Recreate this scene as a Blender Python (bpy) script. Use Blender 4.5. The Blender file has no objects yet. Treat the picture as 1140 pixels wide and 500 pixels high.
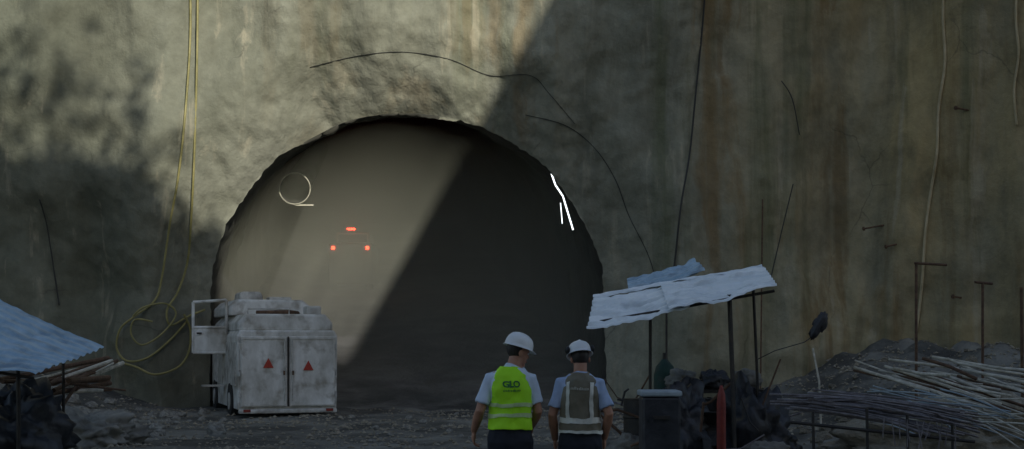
import bpy, math, random
from mathutils import Vector, Matrix, noise
random.seed(7)
R = math.radians
C = bpy.context.scene.collection
scene = bpy.context.scene
V = Vector
F = 1500.0
def P(px, py, Y):
    return V(((px-570)*Y/F, Y, 1.7+(381-py)*Y/F))
def sst(a, b, x):
    t = max(0.0, min(1.0, (x-a)/(b-a))); return t*t*(3-2*t)

# ---------------------------------------------------------------- materials
def mat(name, col, rough=0.8, metal=0.0, col2=None, scale=3.0, bump=0.0, bscale=20.0, stretch=(1,1,1), spread=(0.35,0.65), col3=None, scale3=8.0, amt3=0.6, bdist=0.02):
    m = bpy.data.materials.new(name); m.use_nodes = True
    n = m.node_tree.nodes; l = m.node_tree.links
    b = n['Principled BSDF']; b.inputs['Roughness'].default_value = rough; b.inputs['Metallic'].default_value = metal
    b.inputs['Base Color'].default_value = (*col, 1)
    tc = n.new('ShaderNodeTexCoord'); mp = n.new('ShaderNodeMapping'); mp.inputs['Scale'].default_value = stretch
    l.new(tc.outputs['Object'], mp.inputs['Vector'])
    if col2:
        t = n.new('ShaderNodeTexNoise'); t.inputs['Scale'].default_value = scale; t.inputs['Detail'].default_value = 8; t.inputs['Roughness'].default_value = 0.65
        l.new(mp.outputs[0], t.inputs['Vector'])
        r = n.new('ShaderNodeValToRGB'); r.color_ramp.elements[0].position = spread[0]; r.color_ramp.elements[1].position = spread[1]
        r.color_ramp.elements[0].color = (*col, 1); r.color_ramp.elements[1].color = (*col2, 1)
        l.new(t.outputs['Fac'], r.inputs['Fac']); out = r.outputs['Color']
        if col3:
            t3 = n.new('ShaderNodeTexNoise'); t3.inputs['Scale'].default_value = scale3; t3.inputs['Detail'].default_value = 6
            l.new(tc.outputs['Object'], t3.inputs['Vector'])
            r3 = n.new('ShaderNodeValToRGB'); r3.color_ramp.elements[0].position = 0.5; r3.color_ramp.elements[1].position = 0.68
            r3.color_ramp.elements[0].color = (0,0,0,1); r3.color_ramp.elements[1].color = (amt3,amt3,amt3,1)
            l.new(t3.outputs['Fac'], r3.inputs['Fac'])
            mx = n.new('ShaderNodeMixRGB'); mx.inputs['Color2'].default_value = (*col3, 1)
            l.new(r3.outputs['Color'], mx.inputs['Fac']); l.new(out, mx.inputs['Color1']); out = mx.outputs['Color']
        l.new(out, b.inputs['Base Color'])
    if bump > 0:
        t2 = n.new('ShaderNodeTexNoise'); t2.inputs['Scale'].default_value = bscale; t2.inputs['Detail'].default_value = 8
        l.new(mp.outputs[0], t2.inputs['Vector'])
        bp = n.new('ShaderNodeBump'); bp.inputs['Strength'].default_value = bump; bp.inputs['Distance'].default_value = bdist
        l.new(t2.outputs['Fac'], bp.inputs['Height']); l.new(bp.outputs['Normal'], b.inputs['Normal'])
    return m
def emis(name, col, s):
    m = bpy.data.materials.new(name); m.use_nodes = True
    b = m.node_tree.nodes['Principled BSDF']; b.inputs['Base Color'].default_value = (*col,1)
    b.inputs['Emission Color'].default_value = (*col,1); b.inputs['Emission Strength'].default_value = s
    return m

def shotcrete():
    m = bpy.data.materials.new('shotcrete'); m.use_nodes = True
    n = m.node_tree.nodes; l = m.node_tree.links; b = n['Principled BSDF']; b.inputs['Roughness'].default_value = 0.9
    tc = n.new('ShaderNodeTexCoord')
    def nz(scale, detail, st=(1,1,1), rough=0.6, dist=0.0):
        mp = n.new('ShaderNodeMapping'); mp.inputs['Scale'].default_value = st
        l.new(tc.outputs['Object'], mp.inputs['Vector'])
        t = n.new('ShaderNodeTexNoise'); t.inputs['Scale'].default_value = scale; t.inputs['Detail'].default_value = detail
        t.inputs['Roughness'].default_value = rough; t.inputs['Distortion'].default_value = dist
        l.new(mp.outputs[0], t.inputs['Vector']); return t.outputs['Fac']
    def ramp(f, a, b_, c0, c1):
        r = n.new('ShaderNodeValToRGB'); e = r.color_ramp.elements
        e[0].position = a; e[1].position = b_; e[0].color = (*c0,1); e[1].color = (*c1,1); l.new(f, r.inputs['Fac']); return r.outputs['Color']
    def mix(f, a, b_, mode='MIX'):
        x = n.new('ShaderNodeMixRGB'); x.blend_type = mode
        for s, v in (('Fac', f), ('Color1', a), ('Color2', b_)):
            if isinstance(v, (int, float)): x.inputs[s].default_value = v
            elif isinstance(v, tuple): x.inputs[s].default_value = (*v,1)
            else: l.new(v, x.inputs[s])
        return x.outputs['Color']
    def mul(a, b_):
        mm = n.new('ShaderNodeMath'); mm.operation = 'MULTIPLY'; l.new(a, mm.inputs[0])
        if isinstance(b_, float): mm.inputs[1].default_value = b_
        else: l.new(b_, mm.inputs[1])
        return mm.outputs[0]
    base = ramp(nz(0.3, 8), 0.36, 0.66, (0.20,0.20,0.145), (0.315,0.315,0.24))
    sx = n.new('ShaderNodeSeparateXYZ'); l.new(tc.outputs['Object'], sx.inputs[0])
    def xr(a, b_):
        mr = n.new('ShaderNodeMapRange'); mr.inputs['From Min'].default_value = a; mr.inputs['From Max'].default_value = b_; l.new(sx.outputs['X'], mr.inputs['Value']); return mr.outputs[0]
    bf = ramp(nz(0.5, 6, (1,1,0.3)), 0.3, 0.6, (0.4,0.4,0.4), (1,1,1))
    base = mix(mul(xr(6.5, 12.5), bf), base, (0.42,0.33,0.16))
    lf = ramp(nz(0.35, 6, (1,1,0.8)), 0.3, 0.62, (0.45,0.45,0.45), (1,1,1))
    base = mix(mul(xr(-2.5, -8.5), lf), base, (0.125,0.132,0.094))  # soft far-left shadow painted into the colour, darker toward the left
    # water stains: dark, green, ochre and pale
    base = mix(ramp(nz(0.7, 8, (1,1,0.22), 0.65, 0.5), 0.50, 0.68, (0,0,0), (0.5,0.5,0.5)), base, (0.10,0.10,0.068))
    base = mix(mul(ramp(nz(1.1, 6, (1,1,0.05), 0.6, 0.3), 0.53, 0.64, (0,0,0), (0.75,0.75,0.75)), xr(-6,7)), base, (0.21,0.135,0.05))
    base = mix(mul(ramp(nz(1.3, 6, (1,0.3,0.05), 0.6, 0.3), 0.54, 0.66, (0,0,0), (0.6,0.6,0.6)), xr(-6,7)), base, (0.10,0.115,0.05))
    base = mix(mul(ramp(nz(1.9, 6, (1,1,0.05), 0.6, 0.4), 0.59, 0.68, (0,0,0), (1,1,1)), 0.5), base, (0.46,0.41,0.29))
    base = mix(ramp(nz(0.45, 8, (1,1,0.7), 0.65), 0.50, 0.66, (0,0,0), (0.45,0.45,0.45)), base, (0.115,0.118,0.082))
    # paler collar sprayed round the arch
    cb = n.new('ShaderNodeCombineXYZ'); l.new(sx.outputs['X'], cb.inputs[0]); sb = n.new('ShaderNodeMath'); sb.operation = 'SUBTRACT'; sb.inputs[1].default_value = 2.5; l.new(sx.outputs['Z'], sb.inputs[0]); l.new(sb.outputs[0], cb.inputs[2])
    vl = n.new('ShaderNodeVectorMath'); vl.operation = 'LENGTH'; l.new(cb.outputs[0], vl.inputs[0])
    cr = n.new('ShaderNodeValToRGB'); mr2 = n.new('ShaderNodeMapRange'); mr2.inputs['From Min'].default_value = 4.8; mr2.inputs['From Max'].default_value = 7.2; l.new(vl.outputs['Value'], mr2.inputs['Value'])
    e = cr.color_ramp.elements; e[0].position = 0.15; e[0].color = (0.45,0.45,0.45,1); e[1].position = 0.85; e[1].color = (0,0,0,1); l.new(mr2.outputs[0], cr.inputs['Fac'])
    base = mix(mul(cr.outputs['Color'], ramp(nz(0.8,6), 0.35, 0.6, (0.3,0.3,0.3), (1,1,1))), base, (0.34,0.335,0.27))
    vo = n.new('ShaderNodeTexVoronoi'); vo.feature = 'DISTANCE_TO_EDGE'; vo.inputs['Scale'].default_value = 0.28
    wn = n.new('ShaderNodeTexNoise'); wn.inputs['Scale'].default_value = 0.9; wn.inputs['Detail'].default_value = 5; l.new(tc.outputs['Object'], wn.inputs['Vector'])
    wm = n.new('ShaderNodeMixRGB'); wm.blend_type = 'ADD'; wm.inputs['Fac'].default_value = 1.0; l.new(tc.outputs['Object'], wm.inputs['Color1']); l.new(wn.outputs['Color'], wm.inputs['Color2']); l.new(wm.outputs[0], vo.inputs['Vector'])
    ck = ramp(vo.outputs['Distance'], 0.0, 0.006, (1,1,1), (0,0,0))
    base = mix(mul(ck, ramp(nz(0.4, 3), 0.54, 0.64, (0,0,0), (0.45,0.45,0.45))), base, (0.04,0.04,0.03))
    base = mix(0.45, base, ramp(nz(5, 9), 0.3, 0.7, (0.5,0.5,0.5), (1.0,1.0,1.0)), 'MULTIPLY')
    l.new(base, b.inputs['Base Color'])
    b1 = n.new('ShaderNodeBump'); b1.inputs['Strength'].default_value = 0.5; b1.inputs['Distance'].default_value = 0.18; l.new(nz(1.1, 8, (1,1,0.5), 0.6), b1.inputs['Height'])
    b2 = n.new('ShaderNodeBump'); b2.inputs['Strength'].default_value = 0.6; b2.inputs['Distance'].default_value = 0.035; l.new(nz(12, 6), b2.inputs['Height'])
    l.new(b1.outputs[0], b2.inputs['Normal']); l.new(b2.outputs[0], b.inputs['Normal'])
    return m
M = {}
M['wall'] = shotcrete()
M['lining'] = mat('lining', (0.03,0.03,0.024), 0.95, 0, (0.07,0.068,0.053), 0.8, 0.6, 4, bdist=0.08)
M['ground'] = mat('ground', (0.062,0.06,0.052), 0.85, 0, (0.22,0.215,0.185), 0.55, 0.9, 7, spread=(0.4,0.62), col3=(0.035,0.036,0.032), scale3=0.5, bdist=0.08, amt3=0.8)
M['stone'] = mat('stone', (0.13,0.125,0.11), 0.9, 0, (0.31,0.30,0.26), 2.5, 0.6, 15)
M['rubble'] = mat('rubble_brown', (0.18,0.155,0.11), 0.95, 0, (0.34,0.30,0.225), 2.0, 0.9, 10, col3=(0.38,0.36,0.30), scale3=7, bdist=0.08)
M['cliff'] = mat('cliff', (0.10,0.09,0.07), 0.95, 0, (0.18,0.165,0.12), 0.3, 0.6, 2)
M['leaf'] = mat('leaf', (0.04,0.06,0.02), 0.7, 0, (0.08,0.10,0.04), 1)
M['white'] = mat('dirty_white', (0.40,0.39,0.35), 0.6, 0, (0.72,0.72,0.69), 1.6, 0.15, 30, stretch=(1,1,0.5), col3=(0.20,0.175,0.13), scale3=3.2, amt3=0.75)
M['white2'] = mat('dirty_white_roof', (0.34,0.33,0.30), 0.6, 0, (0.60,0.59,0.55), 3, 0.2, 20, col3=(0.15,0.135,0.11), scale3=4, amt3=0.8)
M['black'] = mat('black_rubber', (0.02,0.02,0.02), 0.8, 0, (0.035,0.033,0.03), 10, 0.2, 60)
M['dark'] = mat('dark_steel', (0.03,0.03,0.03), 0.6, 0.4, (0.06,0.05,0.04), 6, 0.2, 40)
M['rust'] = mat('rusty_steel', (0.075,0.045,0.03), 0.8, 0.3, (0.17,0.10,0.06), 12, 0.3, 50)
M['rod'] = mat('rebar', (0.11,0.095,0.095), 0.55, 0.2, (0.28,0.25,0.255), 8, 0.4, 90)
M['timber'] = mat('timber', (0.34,0.31,0.24), 0.8, 0, (0.66,0.62,0.52), 5, 0.3, 30, stretch=(0.3,2,2))
M['galv'] = mat('galvanised', (0.68,0.75,0.78), 0.40, 0.0, (0.90,0.94,0.95), 1.6, 0.2, 8, stretch=(0.5,3,3), col3=(0.42,0.46,0.48), scale3=3, amt3=0.6)
M['galv_dark'] = mat('galvanised_dark', (0.24,0.37,0.48), 0.45, 0.1, (0.42,0.57,0.68), 2, 0.3, 8, col3=(0.12,0.17,0.22), scale3=3)
M['hose'] = mat('hose_yellow', (0.20,0.18,0.06), 0.6, 0, (0.32,0.28,0.11), 3)
M['cable'] = mat('cable', (0.03,0.03,0.026), 0.7)
M['rope'] = mat('rope_tan', (0.40,0.33,0.19), 0.9, 0, (0.52,0.44,0.28), 4)
M['red'] = mat('red_reflector', (0.30,0.03,0.02), 0.5, 0, (0.42,0.05,0.03), 20)
M['dullred'] = mat('dull_red', (0.16,0.02,0.015), 0.6, 0, (0.26,0.035,0.02), 9)
M['glass'] = mat('cab_glass', (0.03,0.035,0.035), 0.12)
M['redlamp'] = emis('red_tail_lamp', (1.0,0.05,0.015), 16)
M['tube'] = emis('fluorescent', (0.9,0.97,1.0), 2.2)
M['green'] = mat('green_paint', (0.012,0.035,0.026), 0.8, 0, (0.018,0.055,0.04), 5, col3=(0.05,0.05,0.04), scale3=6)
M['tarp'] = mat('dark_tarp', (0.012,0.013,0.016), 0.5, 0, (0.040,0.042,0.048), 4, 0.6, 12)
M['lid'] = mat('grey_lid', (0.26,0.31,0.34), 0.5, 0, (0.36,0.42,0.45), 5, 0.2, 30)
M['sack'] = mat('sackcloth', (0.12,0.115,0.10), 0.9, 0, (0.24,0.23,0.20), 5, 0.5, 25)
M['skin'] = mat('skin', (0.42,0.20,0.12), 0.55, 0, (0.48,0.24,0.15), 20, 0.1, 200, bdist=0.003)
M['hair'] = mat('hair', (0.02,0.016,0.013), 0.6, 0, (0.04,0.03,0.025), 60, 0.5, 200, stretch=(1,1,0.2), bdist=0.004)
M['shirt'] = mat('shirt_pale', (0.56,0.64,0.76), 0.85, 0, (0.66,0.74,0.84), 6, 0.3, 25, bdist=0.01)
M['shirt2'] = mat('shirt_blue', (0.35,0.44,0.62), 0.85, 0, (0.44,0.53,0.70), 6, 0.3, 25, bdist=0.01)
M['lime'] = mat('lime_vest', (0.42,0.88,0.01), 0.7, 0, (0.48,0.95,0.02), 5, 0.35, 22, bdist=0.012)
M['greyvest'] = mat('khaki_vest', (0.155,0.135,0.09), 0.75, 0, (0.23,0.20,0.14), 6, 0.35, 22, bdist=0.012)
M['silver'] = mat('reflective_tape', (0.60,0.58,0.50), 0.4, 0.05, (0.74,0.72,0.64), 25, 0.2, 40, bdist=0.004)
M['limetape'] = mat('tape_on_lime', (0.52,0.68,0.30), 0.4, 0.1, (0.62,0.78,0.40), 25, 0.2, 40, bdist=0.004)
M['trouser'] = mat('navy_trousers', (0.012,0.013,0.02), 0.9, 0, (0.022,0.024,0.034), 6, 0.4, 18, bdist=0.012)
M['boot'] = mat('boot', (0.03,0.022,0.016), 0.7)
M['helmet'] = mat('helmet_white', (0.80,0.80,0.78), 0.3, 0, (0.84,0.84,0.82), 5)
M['logo'] = mat('print_dark_green', (0.02,0.16,0.05), 0.6)
M['print'] = mat('print_pale', (0.50,0.48,0.40), 0.6)
M['belt'] = mat('belt', (0.01,0.01,0.01), 0.5)
M['duct'] = mat('duct', (0.45,0.43,0.32), 0.7, 0, (0.6,0.57,0.44), 3)
M['darkv'] = mat('vehicle_paint', (0.05,0.05,0.045), 0.5, 0, (0.10,0.10,0.09), 3)
M['palev'] = mat('vehicle_cab_paint', (0.45,0.45,0.42), 0.5, 0, (0.6,0.6,0.56), 3)

# ---------------------------------------------------------------- mesh builder
class MB:
    def __init__(s): s.v = []; s.f = []
    def box(s, c, size, rot=None):
        c = V(c); k = len(s.v)
        for dx in (-.5,.5):
            for dy in (-.5,.5):
                for dz in (-.5,.5):
                    p = V((dx*size[0], dy*size[1], dz*size[2]))
                    if rot is not None: p = rot @ p
                    s.v.append(c+p)
        for q in ((0,1,3,2),(4,6,7,5),(0,4,5,1),(2,3,7,6),(0,2,6,4),(1,5,7,3)): s.f.append(tuple(k+i for i in q))
        return s
    def prism(s, prof, y0, y1, ins=0.0):
        k = len(s.v); n = len(prof); cx = sum(p[0] for p in prof)/n; cz = min(p[1] for p in prof)
        for y, f in ((y0,1-ins),(y0+ins*1.2,1),(y1-ins*1.2,1),(y1,1-ins)):
            for x, z in prof: s.v.append(V((cx+(x-cx)*f, y, cz+(z-cz)*f)))
        for r in range(3):
            for i in range(n):
                j = (i+1)%n; a = k+r*n; s.f.append((a+i, a+j, a+n+j, a+n+i))
        s.f.append(tuple(k+i for i in range(n))[::-1]); s.f.append(tuple(k+3*n+i for i in range(n)))
        return s
    def tube(s, pts, r, seg=8, rnd=False, sq=None):
        pts = [V(p) for p in pts]; n = len(pts)
        rr = list(r) if isinstance(r, (list,tuple)) else [r]*n
        if rnd:
            d0 = (pts[0]-pts[1]).normalized(); d1 = (pts[-1]-pts[-2]).normalized(); a, b = rr[0], rr[-1]
            pts = [pts[0]+d0*a*.95, pts[0]+d0*a*.6]+pts+[pts[-1]+d1*b*.6, pts[-1]+d1*b*.95]
            rr = [a*.3, a*.8]+rr+[b*.8, b*.3]; n += 4
        t = (pts[1]-pts[0]).normalized()
        u = t.cross(V((0,0,1)))
        if u.length < 0.1: u = t.cross(V((0,1,0)))
        u.normalize(); k0 = len(s.v)
        for i in range(n):
            a = pts[max(0,i-1)]; b = pts[min(n-1,i+1)]; t = (b-a).normalized()
            u = (u - t*u.dot(t)).normalized(); w = t.cross(u)
            for j in range(seg):
                an = 2*math.pi*j/seg
                s.v.append(pts[i]+(u*math.cos(an)+w*math.sin(an))*rr[i])
        for i in range(n-1):
            for j in range(seg):
                j2 = (j+1)%seg
                s.f.append((k0+i*seg+j, k0+i*seg+j2, k0+(i+1)*seg+j2, k0+(i+1)*seg+j))
        s.f.append(tuple(k0+j for j in range(seg))[::-1]); s.f.append(tuple(k0+(n-1)*seg+j for j in range(seg)))
        return s
    def ell(s, c, r, M3=None, nu=20, nv=12, fn=None):
        c = V(c); k = len(s.v)
        def put(p):
            q = V((p.x*r[0], p.y*r[1], p.z*r[2]))
            if fn: q = q*fn(p)
            if M3 is not None: q = M3 @ q
            s.v.append(c+q)
        put(V((0,0,1)))
        for i in range(1, nv):
            th = math.pi*i/nv
            for j in range(nu):
                ph = 2*math.pi*j/nu
                put(V((math.sin(th)*math.cos(ph), math.sin(th)*math.sin(ph), math.cos(th))))
        put(V((0,0,-1))); last = len(s.v)-1
        for j in range(nu):
            j2 = (j+1)%nu
            s.f.append((k, k+1+j, k+1+j2))
            for i in range(nv-2):
                a = k+1+i*nu
                s.f.append((a+j, a+nu+j, a+nu+j2, a+j2))
            a = k+1+(nv-2)*nu
            s.f.append((a+j, last, a+j2))
        return s
    def grid(s, fn, nu, nv):
        k = len(s.v)
        for i in range(nu+1):
            for j in range(nv+1): s.v.append(V(fn(i/nu, j/nv)))
        for i in range(nu):
            for j in range(nv):
                a = k+i*(nv+1)+j
                s.f.append((a, a+nv+1, a+nv+2, a+1))
        return s
    def loft(s, secs, seg=32, e=2.4, cap=True):   # (z, cx, cy, rx, ry)
        k = len(s.v)
        for (z, cx, cy, rx, ry) in secs:
            for j in range(seg):
                a = 2*math.pi*j/seg; c, d = math.cos(a), math.sin(a)
                s.v.append(V((cx+rx*math.copysign(abs(c)**(2/e), c), cy+ry*math.copysign(abs(d)**(2/e), d), z)))
        for i in range(len(secs)-1):
            for j in range(seg):
                j2 = (j+1)%seg
                s.f.append((k+i*seg+j, k+i*seg+j2, k+(i+1)*seg+j2, k+(i+1)*seg+j))
        if cap:
            s.f.append(tuple(k+j for j in range(seg))[::-1]); s.f.append(tuple(k+(len(secs)-1)*seg+j for j in range(seg)))
        return s
    def build(s, name, m, parent=None, smooth=False, world=True, bevel=0, origin=True):
        vs = s.v; loc = V((0,0,0))
        if parent is not None and world:
            inv = parent.matrix_basis.inverted()
            if parent.parent: inv = inv @ parent.parent.matrix_basis.inverted()
            vs = [inv @ p for p in vs]
        elif parent is None and origin:
            xs = [p.x for p in vs]; ys = [p.y for p in vs]; zs = [p.z for p in vs]
            loc = V(((min(xs)+max(xs))/2, (min(ys)+max(ys))/2, min(zs))); vs = [p-loc for p in vs]
        me = bpy.data.meshes.new(name); me.from_pydata([tuple(p) for p in vs], [], s.f); me.update()
        me.materials.append(M[m] if isinstance(m, str) else m)
        if smooth:
            for p in me.polygons: p.use_smooth = True
        o = bpy.data.objects.new(name, me); C.objects.link(o); o.location = loc
        if parent is not None: o.parent = parent
        if bevel:
            b = o.modifiers.new('b', 'BEVEL'); b.width = bevel; b.segments = 2; b.limit_method = 'ANGLE'
        return o
def thing(name, loc, label, cat, rz=0, group=None):
    o = bpy.data.objects.new(name, None); C.objects.link(o); o.empty_display_size = 0.2
    o.matrix_basis = Matrix.Translation(V(loc)) @ Matrix.Rotation(rz, 4, 'Z')
    o['label'] = label; o['category'] = cat
    if group: o['group'] = group
    return o
def tag(o, label=None, cat=None, group=None, kind=None):
    if label: o['label'] = label
    if cat: o['category'] = cat
    if group: o['group'] = group
    if kind: o['kind'] = kind
    return o
def remesh(mb, name, m, parent, vox=0.007, it=4, disp=None):
    me = bpy.data.meshes.new('t'); me.from_pydata([tuple(p) for p in mb.v], [], mb.f)
    o = bpy.data.objects.new('t', me); C.objects.link(o)
    r = o.modifiers.new('r', 'REMESH'); r.mode = 'VOXEL'; r.voxel_size = vox
    s = o.modifiers.new('s', 'SMOOTH'); s.factor = 0.5; s.iterations = it
    bpy.context.view_layer.update()
    dg = bpy.context.evaluated_depsgraph_get()
    nm = bpy.data.meshes.new_from_object(o.evaluated_get(dg)); bpy.data.objects.remove(o)
    nm.materials.clear(); nm.materials.append(M[m])
    if disp:
        for v in nm.vertices: v.co = v.co + disp(v.co)
    for p in nm.polygons: p.use_smooth = True
    nm.name = name
    o2 = bpy.data.objects.new(name, nm); C.objects.link(o2); o2.parent = parent
    return o2

# ---------------------------------------------------------------- sun
d1 = V((610-570, F, 381)); d2 = V((395-570, F, 381-385))
a_ = d2.normalized(); b_ = (d1 - a_*d1.dot(a_)).normalized()
TH = R(29)
src = (-a_*math.cos(TH) + b_*math.sin(TH)).normalized()
sun = bpy.data.lights.new('sun', 'SUN'); sun.energy = 3.9; sun.angle = R(0.3); sun.color = (1.0,0.96,0.85)
so = bpy.data.objects.new('sun', sun); C.objects.link(so); so.rotation_euler = src.to_track_quat('Z','Y').to_euler(); so.location = (10,-20,30)
w = bpy.data.worlds.new('World'); scene.world = w; w.use_nodes = True
nt = w.node_tree; bg = nt.nodes['Background']; sk = nt.nodes.new('ShaderNodeTexSky'); sk.sky_type = 'NISHITA'; sk.sun_disc = False
sk.sun_elevation = math.asin(src.z); sk.sun_rotation = math.atan2(src.x, src.y)
nt.links.new(sk.outputs[0], bg.inputs[0]); bg.inputs[1].default_value = 0.13

# ---------------------------------------------------------------- portal wall and tunnel
CX, ZC, RA = -2.72, 2.5, 5.15
def arch_d(x, z):
    if z < ZC: return abs(x-CX)-RA
    return math.hypot(x-CX, z-ZC)-RA
def wall_y(x, z):
    y = 34.0
    y -= 5.0*sst(7, 21, x) + 4.5*sst(-10.5, -22, x)
    p = V((x, z*0.8, 3.1))
    y += 0.7*noise.noise(p*0.2) + 0.30*noise.noise(p*0.55+V((5,0,0))) + 0.12*noise.noise(p*1.3) + 0.06*noise.noise(p*3.3) + 0.03*noise.noise(p*7)
    y += 0.36*noise.noise(V((x*0.6, z*0.10, 9))) + 0.24*abs(noise.noise(V((x*0.9, z*0.13, 4))))
    y += (0.9*abs(noise.noise(V((x*0.55, z*0.06, 40))))+0.35*abs(noise.noise(V((x*1.2, z*0.12, 44)))))*sst(5, 8, x)
    y += 0.22*noise.noise(V((x*0.9, z*0.8, 50)))*sst(-8, -10, x)
    d = arch_d(x, z)
    if d < 1.8: y += 0.9*(1-max(d,0)/1.8)**2
    y -= 0.14*math.exp(-((d-2.0)/0.5)**2)
    return y
def onwall(px, py, off=0.08):
    Y = 34.0
    for _ in range(6):
        p = P(px, py, Y); Y = wall_y(p.x, p.z)-off
    return P(px, py, Y)
NB, NA = 36, 360
XL, XR, ZT = -26.0, 26.0, 22.0
path = []
for i in range(NB): 
    z = -0.8+(ZC+0.8)*i/NB; path.append((CX-RA, z, XL, z))
for i in range(NA+1):
    a = math.pi - math.pi*i/NA; c, s = math.cos(a), math.sin(a)
    t = 1e9
    if c < -1e-6: t = min(t, (XL-CX)/c)
    if c > 1e-6: t = min(t, (XR-CX)/c)
    if s > 1e-6: t = min(t, (ZT-ZC)/s)
    path.append((CX+RA*c, ZC+RA*s, CX+t*c, ZC+t*s))
for i in range(NB):
    z = ZC-(ZC+0.8)*(i+1)/NB; path.append((CX+RA, z, XR, z))
NS = 190
wv = MB(); N = len(path)
def rag(x0, z0): return 0.10*noise.noise(V((x0*0.7, z0*0.7, 30)))+0.06*noise.noise(V((x0*2.6, z0*2.6, 31)))+0.03*noise.noise(V((x0*7, z0*7, 31)))
for k in range(NS+1):
    s = (k/NS)**1.35
    for (x0, z0, x1, z1) in path:
        x = x0+(x1-x0)*s; z = z0+(z1-z0)*s
        e = rag(x0,z0)*max(0, 1-s*12)
        n_ = V((x0-CX, 0, max(0, z0-ZC))); n_.normalize()
        x += n_.x*e; z += n_.z*e
        wv.v.append(V((x, wall_y(x, z), z)))
for k in range(NS):
    for i in range(N-1):
        a = k*N+i; wv.f.append((a, a+1, a+N+1, a+N))
tp = thing('tunnel_portal', (CX,34,0), 'rough sprayed concrete rock wall with arched tunnel mouth behind the workers', 'tunnel')
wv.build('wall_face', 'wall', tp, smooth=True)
edge = wv.v[:N]
YE = 84.0
def ax(y): return V((-0.115*max(0, y-36), 0, 0.19*max(0, y-36)))
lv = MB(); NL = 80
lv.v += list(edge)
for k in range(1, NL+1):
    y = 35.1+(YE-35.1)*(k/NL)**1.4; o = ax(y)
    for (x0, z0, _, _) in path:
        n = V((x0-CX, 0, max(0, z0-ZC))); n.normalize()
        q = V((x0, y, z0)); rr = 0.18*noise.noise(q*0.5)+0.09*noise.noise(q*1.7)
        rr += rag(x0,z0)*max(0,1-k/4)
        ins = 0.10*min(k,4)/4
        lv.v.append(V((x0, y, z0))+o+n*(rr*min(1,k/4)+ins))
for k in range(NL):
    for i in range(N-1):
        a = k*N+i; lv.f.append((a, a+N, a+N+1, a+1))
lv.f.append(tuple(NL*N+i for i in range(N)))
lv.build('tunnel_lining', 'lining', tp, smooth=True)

# ground
def gz(x, y):
    z = 0.06*noise.noise(V((x*0.6, y*0.6, 0)))+0.035*noise.noise(V((x*2.3, y*2.3, 1)))
    z -= 0.05*math.exp(-((x+3.2+0.05*(y-20))/0.3)**2)+0.05*math.exp(-((x+1.4+0.05*(y-20))/0.3)**2)
    far = math.exp(-((max(0,abs(x)-20))/15)**2)
    z += 1.45*sst(4.2, 9.5, x)*sst(19, 31, y)*far*(1+0.4*noise.noise(V((x*0.7,y*0.7,2)))+0.22*noise.noise(V((x*1.9,y*1.9,2)))) 
    z += 0.9*sst(-8.2, -12, x)*sst(24, 31, y)*far*(1+0.4*noise.noise(V((x*0.8,y*0.8,7))))
    z += 0.19*max(0, y-36)*sst(84.5,84, y)
    return z
gx = [-400,-200,-100,-60,-40,-30]+[-25+0.16*i for i in range(313)]+[28,35,50,100,200,400]
gy = [-400,-200,-100,-60,-40,-20,-10,-4]+[0+0.5*i for i in range(24)]+[12+0.14*i for i in range(175)]+[37+1.0*i for i in range(50)]+[100,200,400]
g = MB()
for y in gy:
    for x in gx: g.v.append(V((x, y, gz(x, y))))
for j in range(len(gy)-1):
    for i in range(len(gx)-1):
        a = j*len(gx)+i; g.f.append((a, a+1, a+len(gx)+1, a+len(gx)))
tag(g.build('ground', 'ground', smooth=True, origin=False), kind='structure')

# unseen cliff added behind the camera; notched skyline shapes sun and shadow
YC = -32.0
prof = [(-1500,120),(-700,140),(-150,150),(0,170),(60,175),(120,190),(165,215),(200,240),(260,262),(476,240),(610,0),(610+0.5584*700,-700),(1500,-760),(2600,-700)]
pp = []
for i in range(len(prof)-1):
    x0, y0 = prof[i]; x1, y1 = prof[i+1]; n = max(2, int(math.hypot(x1-x0, y1-y0)/6))
    for k in range(n):
        t = k/n; px, py = x0+(x1-x0)*t, y0+(y1-y0)*t
        jit = 26*noise.noise(V((px*0.018, 0, 3)))+12*noise.noise(V((px*0.05,0,8)))
        if i in (9,10): jit *= 0.03
        if i == 8: jit *= 0.4
        pp.append((px, py+jit, i))
def cliffpt(px, py): 
    W = P(px, py, 34.0); return W+src*((YC-34.0)/src.y)
cl = MB(); rows = 14
top = [cliffpt(px, py) for (px, py, _) in pp]
n = len(top)
for r in range(rows+1):
    f = r/rows
    for p in top:
        cl.v.append(V((p.x, YC+ (2.5*f)+ (0 if r == 0 else 1.5*noise.noise(V((p.x*0.1, f*4, 0)))), p.z*(1-f)-1*f)))
for r in range(1, 5):
    for p in top: cl.v.append(V((p.x*1.0, YC-22*r, max(-1, p.z-24*r))))
def cf(a, b):
    for i in range(n-1): cl.f.append((a*n+i, a*n+i+1, b*n+i+1, b*n+i))
for r in range(rows): cf(r, r+1)
cf(rows+1, 0)
for r in range(rows+1, rows+4): cf(r+1, r)
tag(cl.build('shadow_cliff', 'cliff', smooth=False, origin=False), kind='structure')
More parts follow.
